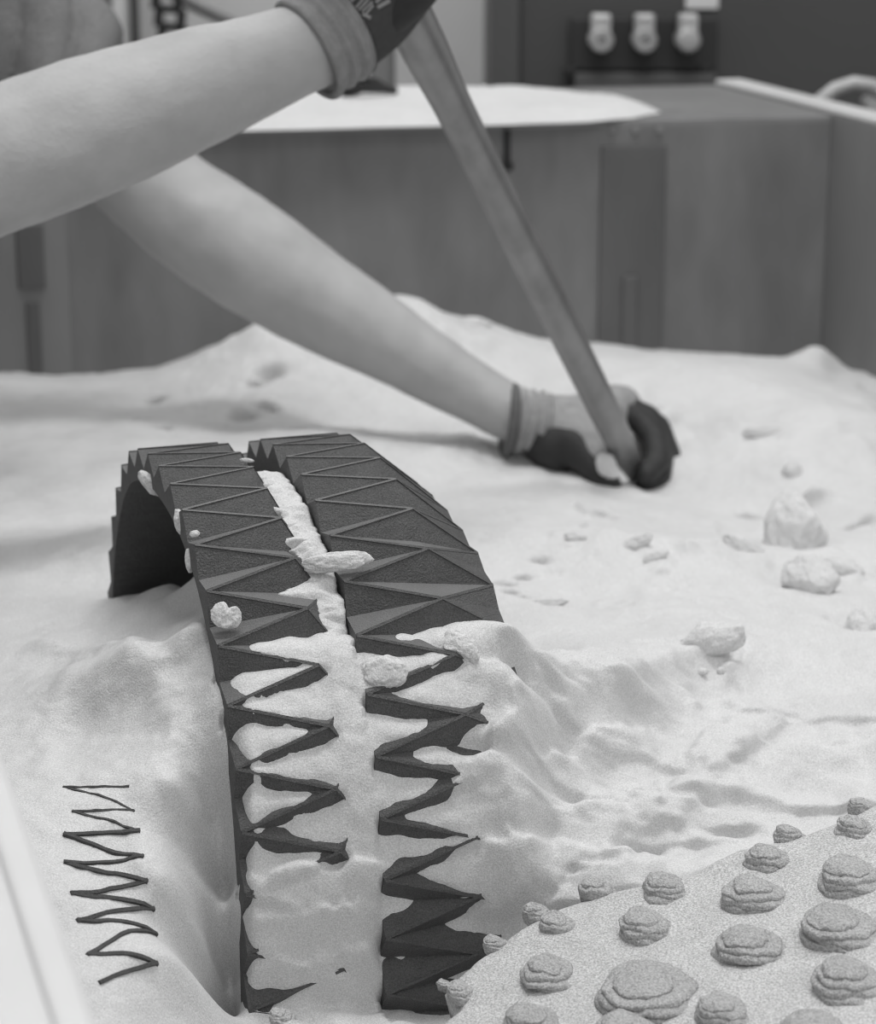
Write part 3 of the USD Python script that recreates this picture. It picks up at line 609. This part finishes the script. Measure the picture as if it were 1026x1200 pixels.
obj('post', bbox(((a[0] + b[0]) / 2, 3.94, .55), (b[0] - a[0], .05, 2.6), .006), M['white'], post, 20)
obj('shadow_gap', bbox((b[0] + .006, 3.97, .55), (.012, .03, 2.6), .003), M['cabinet2'], post, 20, label='dark strip standing in for the shaded gap beside the post')  # solid dark strip in place of the shade in the gap by the post
pan = thing('wall_panel', 'grey wall panel behind the shoulder, left of the pale post', 'panel')
obj('sheet', bbox((a[0] - .36, 3.98, .55), (.7, .03, 2.6), .004), M['steel_pale'], pan, 20)
chn = thing('cable_chain', 'dark open-link cable chain hanging on the white wall', 'cable chain')
for i in range(9):
    y = 62 - i * 21; x = 204 - max(0, i - 1) * 3.5
    c = pw(x, y, 3.8); px = 3.9 / FPX; w, h, wl = 34 * px, 20 * px, 9 * px
    ring = m3.CrossSection([[(-w / 2, -h / 2), (w / 2, -h / 2), (w / 2, h / 2), (-w / 2, h / 2)]]) - m3.CrossSection([[(-w / 2 + wl, -h / 2 + 4 * px), (w / 2 - wl, -h / 2 + 4 * px), (w / 2 - wl, h / 2 - 4 * px), (-w / 2 + wl, h / 2 - 4 * px)]])
    e = m3.Manifold.extrude(ring, .03).rotate((90, 0, 0)).rotate((0, 6.0, 0)).translate(tuple(c))
    obj('link', e, M['black'], chn)
obj2 = obj('cable', tubem([pw(x, y, 3.85) for x, y in ((150, -40), (200, -8), (232, 9), (265, 24), (330, 52), (380, 80))], .009, 12), M['steel_dark'], None, True, label='dark cable sloping down the white wall beside the chain', cat='cable')
tl = thing('ledge_tool', 'black tool with splayed handles lying at the far edge of the ledge', 'tool')
q0 = atz(430, 106, RIM + .02)
for (x0, y0, x1, y1, r_) in ((402, 104, 424, 104, .010), (424, 104, 462, 107, .006), (420, 92, 456, 106, .005)):
    obj('handle' if r_ < .014 else 'jaw', tubem([q0 + BX * (x0 - 430) * .00105 + Z * (106 - y0) * .001, q0 + BX * ((x0 + x1) / 2 - 430) * .00105 + Z * (104 - (y0 + y1) / 2) * .001 + Z * .004, q0 + BX * (x1 - 430) * .00105 + Z * (106 - y1) * .001], [r_ * .8, r_, r_ * .6], 16), M['black'], tl, True)
can = thing('grey_canister', 'grey canister standing on the floor behind the ledge, beside the black tool', 'canister')
c = pw(448, 80, 3.4); px = 3.4 / FPX
obj('body', trimesh.creation.revolve(np.array([(0, FLOORZ), (.018, FLOORZ), (.018, c[2] + .05), (.012, c[2] + .065), (0, c[2] + .065)]), sections=24, transform=trimesh.transformations.translation_matrix((c[0], c[1], 0))), M['steel_pale'], can, 30)
hs = thing('hose', 'grey hose looping up behind the right wall of the bin', 'hose')
obj('hose_loop', tubem([pw(x, y, 2.95) for x, y in ((925, 220), (945, 140), (960, 118), (978, 104), (1000, 97), (1022, 100), (1040, 112), (1052, 140), (1058, 220))], .0085, 16), M['rim'], hs, True)
c = pw(1020, 122, 2.95)
ft = trimesh.creation.revolve(np.array([(0, 0), (.010, 0), (.010, .012), (.006, .014), (.006, .03), (.009, .032), (.009, .04), (0, .04)]), sections=20); ft.apply_transform(trimesh.transformations.rotation_matrix(math.pi / 2, (1, 0, 0))); ft.apply_translation(c + [0, .02, 0])
obj('fitting', ft, M['brass'], hs, 30, label='small bright hose fitting')
obj('fitting_stem', tubem([c + [0, .0, 0], c + [.005, .01, -.1], c + [.005, .01, -.3]], .007, 12), M['cabinet2'], hs, True)

# ------------------------------------------------------------------ steel tube
M['tube'] = mat('worn_steel_tube', .19, .28, 30, .36, .05, 200, .5, metal=.5, stretch=(1, 1, .5))
tb = thing('steel_tube', 'slanting steel tube held in both gloved hands, end in the sand', 'tube')
T0, T1 = atY(462, -14, 1.61), atY(741, 548, 1.925)
TD = (T1 - T0) / np.linalg.norm(T1 - T0); TLn = np.linalg.norm(T1 - T0)
sv = np.array([-.36, 0, .10, .13, .20, .30, .5, .7, .88]) * 1.0
rv = [.0168, .0168, .0162, .0154, .0136, .0134, .0134, .0130, .0125]
obj('tube', tubem([T0 + TD * TLn * s_ for s_ in np.interp(np.linspace(0, 8, 40), range(9), sv)], np.interp(np.linspace(0, 8, 40), range(9), rv), 40, False), M['tube'], tb, True)
# flattened scraper end
rows = []; side = np.cross(TD, FW); side /= np.linalg.norm(side); fl = np.cross(side, TD)
for s_, a_, b_ in ((.86, .0125, .0125), (.9, .0125, .0115), (.94, .012, .008), (.98, .0105, .004), (1.03, .007, .0022)):
    g = np.arange(32) * 2 * np.pi / 32; rows.append(T0 + TD * TLn * s_ + np.outer(np.cos(g) * a_, side) + np.outer(np.sin(g) * b_, fl))
v = np.vstack(rows + [rows[0].mean(0)[None], rows[-1].mean(0)[None]]); f = []
for i in range(4):
    for j in range(32):
        a_, b_ = i * 32 + j, i * 32 + (j + 1) % 32; f += [(a_, b_, b_ + 32), (a_, b_ + 32, a_ + 32)]
for j in range(32): f += [(161, 128 + j, 128 + (j + 1) % 32)]
obj('scraper_tip', (v, np.array(f)), M['tube'], tb, True, label='flattened tube end')

# ------------------------------------------------------------------ person
M['skin'] = mat('skin', .34, .42, 22, .55, .25, 260, .35, detail=5)
M['shirt'] = mat('heather_shirt', .14, .21, 500, .95, .3, 900, .1, detail=2, grain=.25, gscale=900, stretch=(1, 1, 1))
M['trousers'] = mat('trousers', .05, .07, 30, .9)
M['knit'] = mat('glove_knit', .28, .36, 120, .95, .4, 1200, .1, grain=.15)
M['knit2'] = mat('glove_cuff_dark', .115, .15, 120, .95, .4, 1200, .1, grain=.15)
M['knit3'] = mat('glove_cuff_mid', .22, .28, 120, .95, .4, 1200, .1, grain=.15)
M['coat'] = mat('glove_coating', .022, .032, 80, .6, .35, 900, .35)
M['coat2'] = mat('glove_back_fabric', .05, .065, 200, .8, .3, 900, .2)
M['ink'] = mat('glove_print', .22, .3, 300, .7)
M['hair'] = mat('hair', .04, .07, 200, .7)
def chain(js, seg=20):
    """joints (point, radius): one manifold of tapered bones"""
    out = []
    for (p, r), (q_, s) in zip(js[:-1], js[1:]):
        out.append(m3.Manifold.batch_hull([m3.Manifold.sphere(r, seg).translate(tuple(map(float, p))), m3.Manifold.sphere(s, seg).translate(tuple(map(float, q_)))]))
    return m3.Manifold.batch_boolean(out, m3.OpType.Add)
def blend(ms, ln=.008, it=14):
    u = m3.Manifold.batch_boolean(ms, m3.OpType.Add).refine_to_length(ln).to_mesh()
    t = trimesh.Trimesh(u.vert_properties[:, :3], u.tri_verts, process=True)
    trimesh.smoothing.filter_taubin(t, .5, -.53, it)
    return t
V3 = lambda *a: np.array(a, float)
# joints
lsh, lel, lwr = V3(-.445, 2.12, .405), atY(196, 236, 2.03), atY(604, 490, 1.955)
rel, rwr = atY(-70, 214, 1.49), atY(384, 46, 1.585)
rsh = V3(-.60, 1.60, .44)
neck, head = V3(-.49, 1.80, .53), V3(-.39, 1.72, .69)
lf = lambda t: lel + (lwr - lel) * t
rf = lambda t: rel + (rwr - rel) * t
arms = [chain([(lsh, .062), (lel * .55 + lsh * .45, .052), (lel, .045)]),
        chain([(lel, .047), (lf(.2) + V3(0, 0, -.003), .0505), (lf(.4) + V3(0, 0, -.005), .0455), (lf(.68) - V3(0, 0, .002), .0335), (lf(.92), .0258), (lwr, .026), (atY(650, 500, 1.96), .026)]),
        chain([(rsh, .068), (rel * .5 + rsh * .5, .053), (rel, .045)]),
        chain([(rel, .0455), (rf(.22), .0475), (rf(.42), .045), (rf(.65), .0385), (rf(.86), .0315), (rwr, .0285), (atY(440, 6, 1.605), .0255)])]
chest, belly, hip = V3(-.60, 1.93, .33), V3(-.78, 1.96, .22), V3(-.95, 2.0, .12)
trunk = [chain([(lsh, .07), (V3(-.56, 1.96, .36), .10), (rsh, .072)]), chain([(chest, .125), (belly, .12), (hip, .135)]), chain([(neck, .058), (head, .07)]),
         chain([(V3(-.56, 2.0, .35), .10), (hip, .13)]), chain([(V3(-.62, 1.85, .35), .10), (hip, .13)])]
legs = [chain([(hip + V3(0, s * .09, -.02), .085), (V3(-.86, 2.0 + s * .12, -.32), .06), (V3(-.92, 2.0 + s * .14, -.69), .04), (V3(-.72, 2.0 + s * .15, -.72), .03)]) for s in (1, -1)]
hd = [m3.Manifold.sphere(1, 32).scale((.088, .075, .105)).translate(tuple(head + V3(.02, 0, .05))), m3.Manifold.sphere(.045, 20).translate(tuple(head + V3(.055, 0, -.025))),
      chain([(head + V3(.105, 0, .05), .008), (head + V3(.122, 0, .02), .012)]), chain([(head + V3(.095, -.022, -.012), .008), (head + V3(.095, .022, -.012), .008)]),
      chain([(head + V3(.01, -.078, .055), .012), (head + V3(.005, -.08, .025), .01)]), chain([(head + V3(.01, .078, .055), .012), (head + V3(.005, .08, .025), .01)])]
for s in (1, -1): hd.append(m3.Manifold.sphere(.011, 16).translate(tuple(head + V3(.098, s * .03, .058))))
pe = thing('person', 'person in a grey t-shirt and work gloves leaning into the bin', 'person')
body = blend(arms + trunk + legs + hd, .010, 10)
v = body.vertices; body.vertices = v + body.vertex_normals * ((meshkit.fbm(v * 38, 3, 2) - .5) * .0035)[:, None]
obj('body', body, M['skin'], pe, True)
obj('hair', blend([m3.Manifold.sphere(1, 32).scale((.092, .081, .09)).translate(tuple(head + V3(.0, 0, .078)))], .01, 4), M['hair'], pe, True)
# t-shirt: follows trunk and upper arms, with drawn folds
lmid = lsh + (lel - lsh) * .60
rmid = rsh + (rel - rsh) * .55
sh = [chain([(lsh, .078), (lsh + (lel - lsh) * .3, .066), (lmid, .062)]), chain([(rsh, .082), (rmid, .068)]), chain([(lsh, .085), (V3(-.56, 1.96, .36), .113), (rsh, .085)]),
      chain([(chest, .137), (belly, .132), (hip, .14)]), chain([(V3(-.545, 2.0, .35), .115), (hip, .14)]), chain([(V3(-.62, 1.85, .35), .113), (hip, .14)]), chain([(V3(-.47, 2.03, .33), .085), (V3(-.62, 1.98, .3), .11)])]
st = blend(sh, .0045, 8); v = st.vertices
ax = (lel - lsh) / np.linalg.norm(lel - lsh); al_ = (v - lsh) @ ax; rel_ = v - lsh - np.outer(al_, ax)
ang = np.arctan2(rel_ @ np.cross(ax, FW), rel_ @ -FW)
w = np.exp(-np.maximum(0, np.linalg.norm(rel_, axis=1) - .11) / .03)
fold = np.abs(np.sin(al_ * 55 + ang * 2.6 + meshkit.fbm(v * 9, 2, 3) * 5)) ** .55 * (.45 + .55 * meshkit.noise(v * 9, 6))
st.vertices = v + st.vertex_normals * (fold * .024 * w + meshkit.fbm(v * 22, 3, 4) * .008 - .002)[:, None]
obj('t_shirt', st, M['shirt'], pe, True, label='heather grey t-shirt')
obj('trousers', blend([chain([(hip, .142), (hip + V3(0, s * .09, -.04), .1), (V3(-.86, 2.0 + s * .12, -.32), .078), (V3(-.92, 2.0 + s * .14, -.66), .062)]) for s in (1, -1)], .012, 8), M['trousers'], pe, True, label='dark trousers')
for s in (1, -1): obj('shoe', blend([chain([(V3(-.94, 2.0 + s * .14, -.695), .05), (V3(-.74, 2.0 + s * .15, -.712), .036)])], .012, 4), M['black'], pe, True, label='black shoe')
def ribs(a, b, r0, r1, n, amp):
    s_ = np.linspace(0, 1, n * 8 + 1); rr_ = r0 + (r1 - r0) * s_ + amp * np.sin(s_ * n * 2 * np.pi)
    return tubem([a + (b - a) * x for x in s_], rr_, 48)
# left glove (low hand, on the tube)
la = (lwr - lel) / np.linalg.norm(lwr - lel)
gl = UsdGeom.Xform.Define(stage, pathof('glove', pe)); tag(gl, 'light knit glove with dark coated palm on the low hand').GetPrim() if False else tag(gl, 'light knit glove with dark coated palm on the low hand')
gl = gl.GetPrim()
c0_, c1_ = atY(594, 492, 1.955), atY(640, 498, 1.958)
obj('cuff', ribs(c0_, c1_, .0275, .0275, 4, .0017), M['knit'], gl, True)
rim_ = [(c0_ + la * .0), .0]
g_ = np.arange(49) * 2 * np.pi / 48; ca = (c1_ - c0_) / np.linalg.norm(c1_ - c0_); e1 = np.cross(ca, FW); e1 /= np.linalg.norm(e1); e2 = np.cross(ca, e1)
obj('cuff_hem', tubem([c0_ + ca * .002 + .028 * (np.cos(t) * e1 + np.sin(t) * e2) for t in g_], .0042, 10, False), M['knit2'], gl, True, label='darker rolled cuff hem')
palm = blend([chain([(atY(636, 498, 1.958), .0265), (atY(672, 500, 1.965), .027), (atY(712, 486, 1.995), .021)]), chain([(atY(672, 500, 1.965), .026), (atY(722, 476, 2.02), .02)]), chain([(atY(672, 498, 1.98), .026), (atY(728, 474, 2.045), .018)]),
              chain([(atY(665, 508, 1.95), .024), (atY(690, 520, 1.93), .017), (atY(700, 535, 1.915), .0145)])], .003, 10)
obj('hand_back', palm, M['knit'], gl, True)
th = blend([chain([(atY(648, 520, 1.945), .0215), (atY(676, 524, 1.93), .018), (atY(694, 545, 1.91), .0125), (atY(713, 569, 1.90), .0115)]), chain([(atY(632, 512, 1.952), .021), (atY(652, 526, 1.94), .022)])], .003, 8)
obj('thumb', th, M['coat'], gl, True, label='dark coated thumb')
for fx in ([(718, 487, 2.0, .0112), (746, 489, 1.99, .0110), (768, 515, 1.965, .0108), (771, 540, 1.93, .0102), (758, 555, 1.915, .0095)],
           [(726, 478, 2.02, .0125), (758, 490, 2.01, .0122), (774, 530, 1.975, .0118), (771, 558, 1.94, .011), (757, 566, 1.925, .0098)],
           [(732, 476, 2.045, .0122), (770, 500, 2.03, .0115), (790, 553, 1.985, .0108), (789, 575, 1.95, .0102), (772, 582, 1.935, .0095)],
           [(736, 476, 2.065, .0112), (774, 512, 2.05, .0105), (800, 566, 2.0, .0100), (803, 582, 1.965, .0095), (788, 588, 1.95, .009)]):
    obj('finger', blend([chain([(atY(x, y, Y), r) for x, y, Y, r in fx])], .003, 5), M['coat'], gl, True)
lump(711, 549, 22, 34, 25, 'smear of sand caked on the gloved thumb', on=atY(711, 546, 1.893), seed=41, sink=.5, deep=.5, m='sand')
# right glove (high hand)
gr = UsdGeom.Xform.Define(stage, pathof('glove', pe)).GetPrim(); tag(gr, 'grey ribbed glove with printed dark back on the high hand')
c0_, c1_ = atY(362, 58, 1.583), atY(404, 32, 1.596)
ca = (c1_ - c0_) / np.linalg.norm(c1_ - c0_); e1 = np.cross(ca, FW); e1 /= np.linalg.norm(e1); e2 = np.cross(ca, e1)
obj('cuff', ribs(c0_, c1_, .0345, .0345, 3, .0015), M['knit3'], gr, True)
obj('cuff_hem', tubem([c0_ + .0338 * (np.cos(t) * e1 + np.sin(t) * e2) for t in g_], .0030, 10, False), M['knit3'], gr, True)
hb = blend([chain([(atY(406, 28, 1.598), .0335), (atY(424, 16, 1.60), .0325), (atY(446, -4, 1.605), .031), (atY(478, -36, 1.61), .027)]), chain([(atY(446, -4, 1.605), .031), (atY(452, -58, 1.615), .026)])], .004, 8)
obj('hand_back', hb, M['coat2'], gr, True, label='dark printed back of the glove')
fd = np.cross(TD, FW); fd /= np.linalg.norm(fd)
for i, t_ in enumerate((.006, -.03, -.065, -.10)):
    b0 = T0 + TD * (t_ + .0); r_ = (.0115, .0122, .0118, .0105)[i]
    dirs = [(-.3, -1.0), (-1.0, -.35), (-.95, .6), (-.2, 1.1), (.55, .9)]
    js = [(b0 + fd * -x * .031 * (1 if True else 0) + FW * y * .030, r_) for x, y in dirs]
    obj('finger', blend([chain(js)], .003, 4), M['coat'], gr, True)
obj('thumb', blend([chain([(atY(430, 30, 1.597), .0135), (atY(458, 20, 1.588), .0125), (atY(487, -2, 1.582), .0115), (atY(512, -30, 1.585), .0105)])], .003, 6), M['coat'], gr, True, label='black coated thumb and palm edge')
# printed mark on the glove back: ends of slanted bars and two blocks
Hm = trimesh.Trimesh(np.asarray(hb.vertices), np.asarray(hb.faces))
def on_hand(x, y):
    d = ray(x, y); loc, _, tri = Hm.ray.intersects_location([CAM], [d], multiple_hits=False)
    return (loc[0], Hm.face_normals[tri[0]]) if len(loc) else (None, None)
inks = []
for (x0, y0, x1, y1, wd) in ((409, 4, 420, -8, 3.2), (417, 9, 428, -4, 2.4), (420, 12, 432, -1, 2.4), (424, 14, 436, 2, 2.4), (428, 17, 437, 6, 2.6), (424, 17, 434, 21, 4.2), (442, 9, 456, 1, 4.4), (440, 3, 452, -6, 3.0)):
    P_ = []
    for s_ in np.linspace(0, 1, 6):
        l_, n_ = on_hand(x0 + (x1 - x0) * s_, y0 + (y1 - y0) * s_)
        if l_ is not None: P_.append(l_ - ray(450, 5) * .0006)
    if len(P_) > 2: inks.append(tubem(P_, wd * .5 * 1.8 / FPX, 8))
if inks: obj('printed_mark', cat_(inks), M['ink'], gr, True, label='pale printed lettering cut off by the frame')
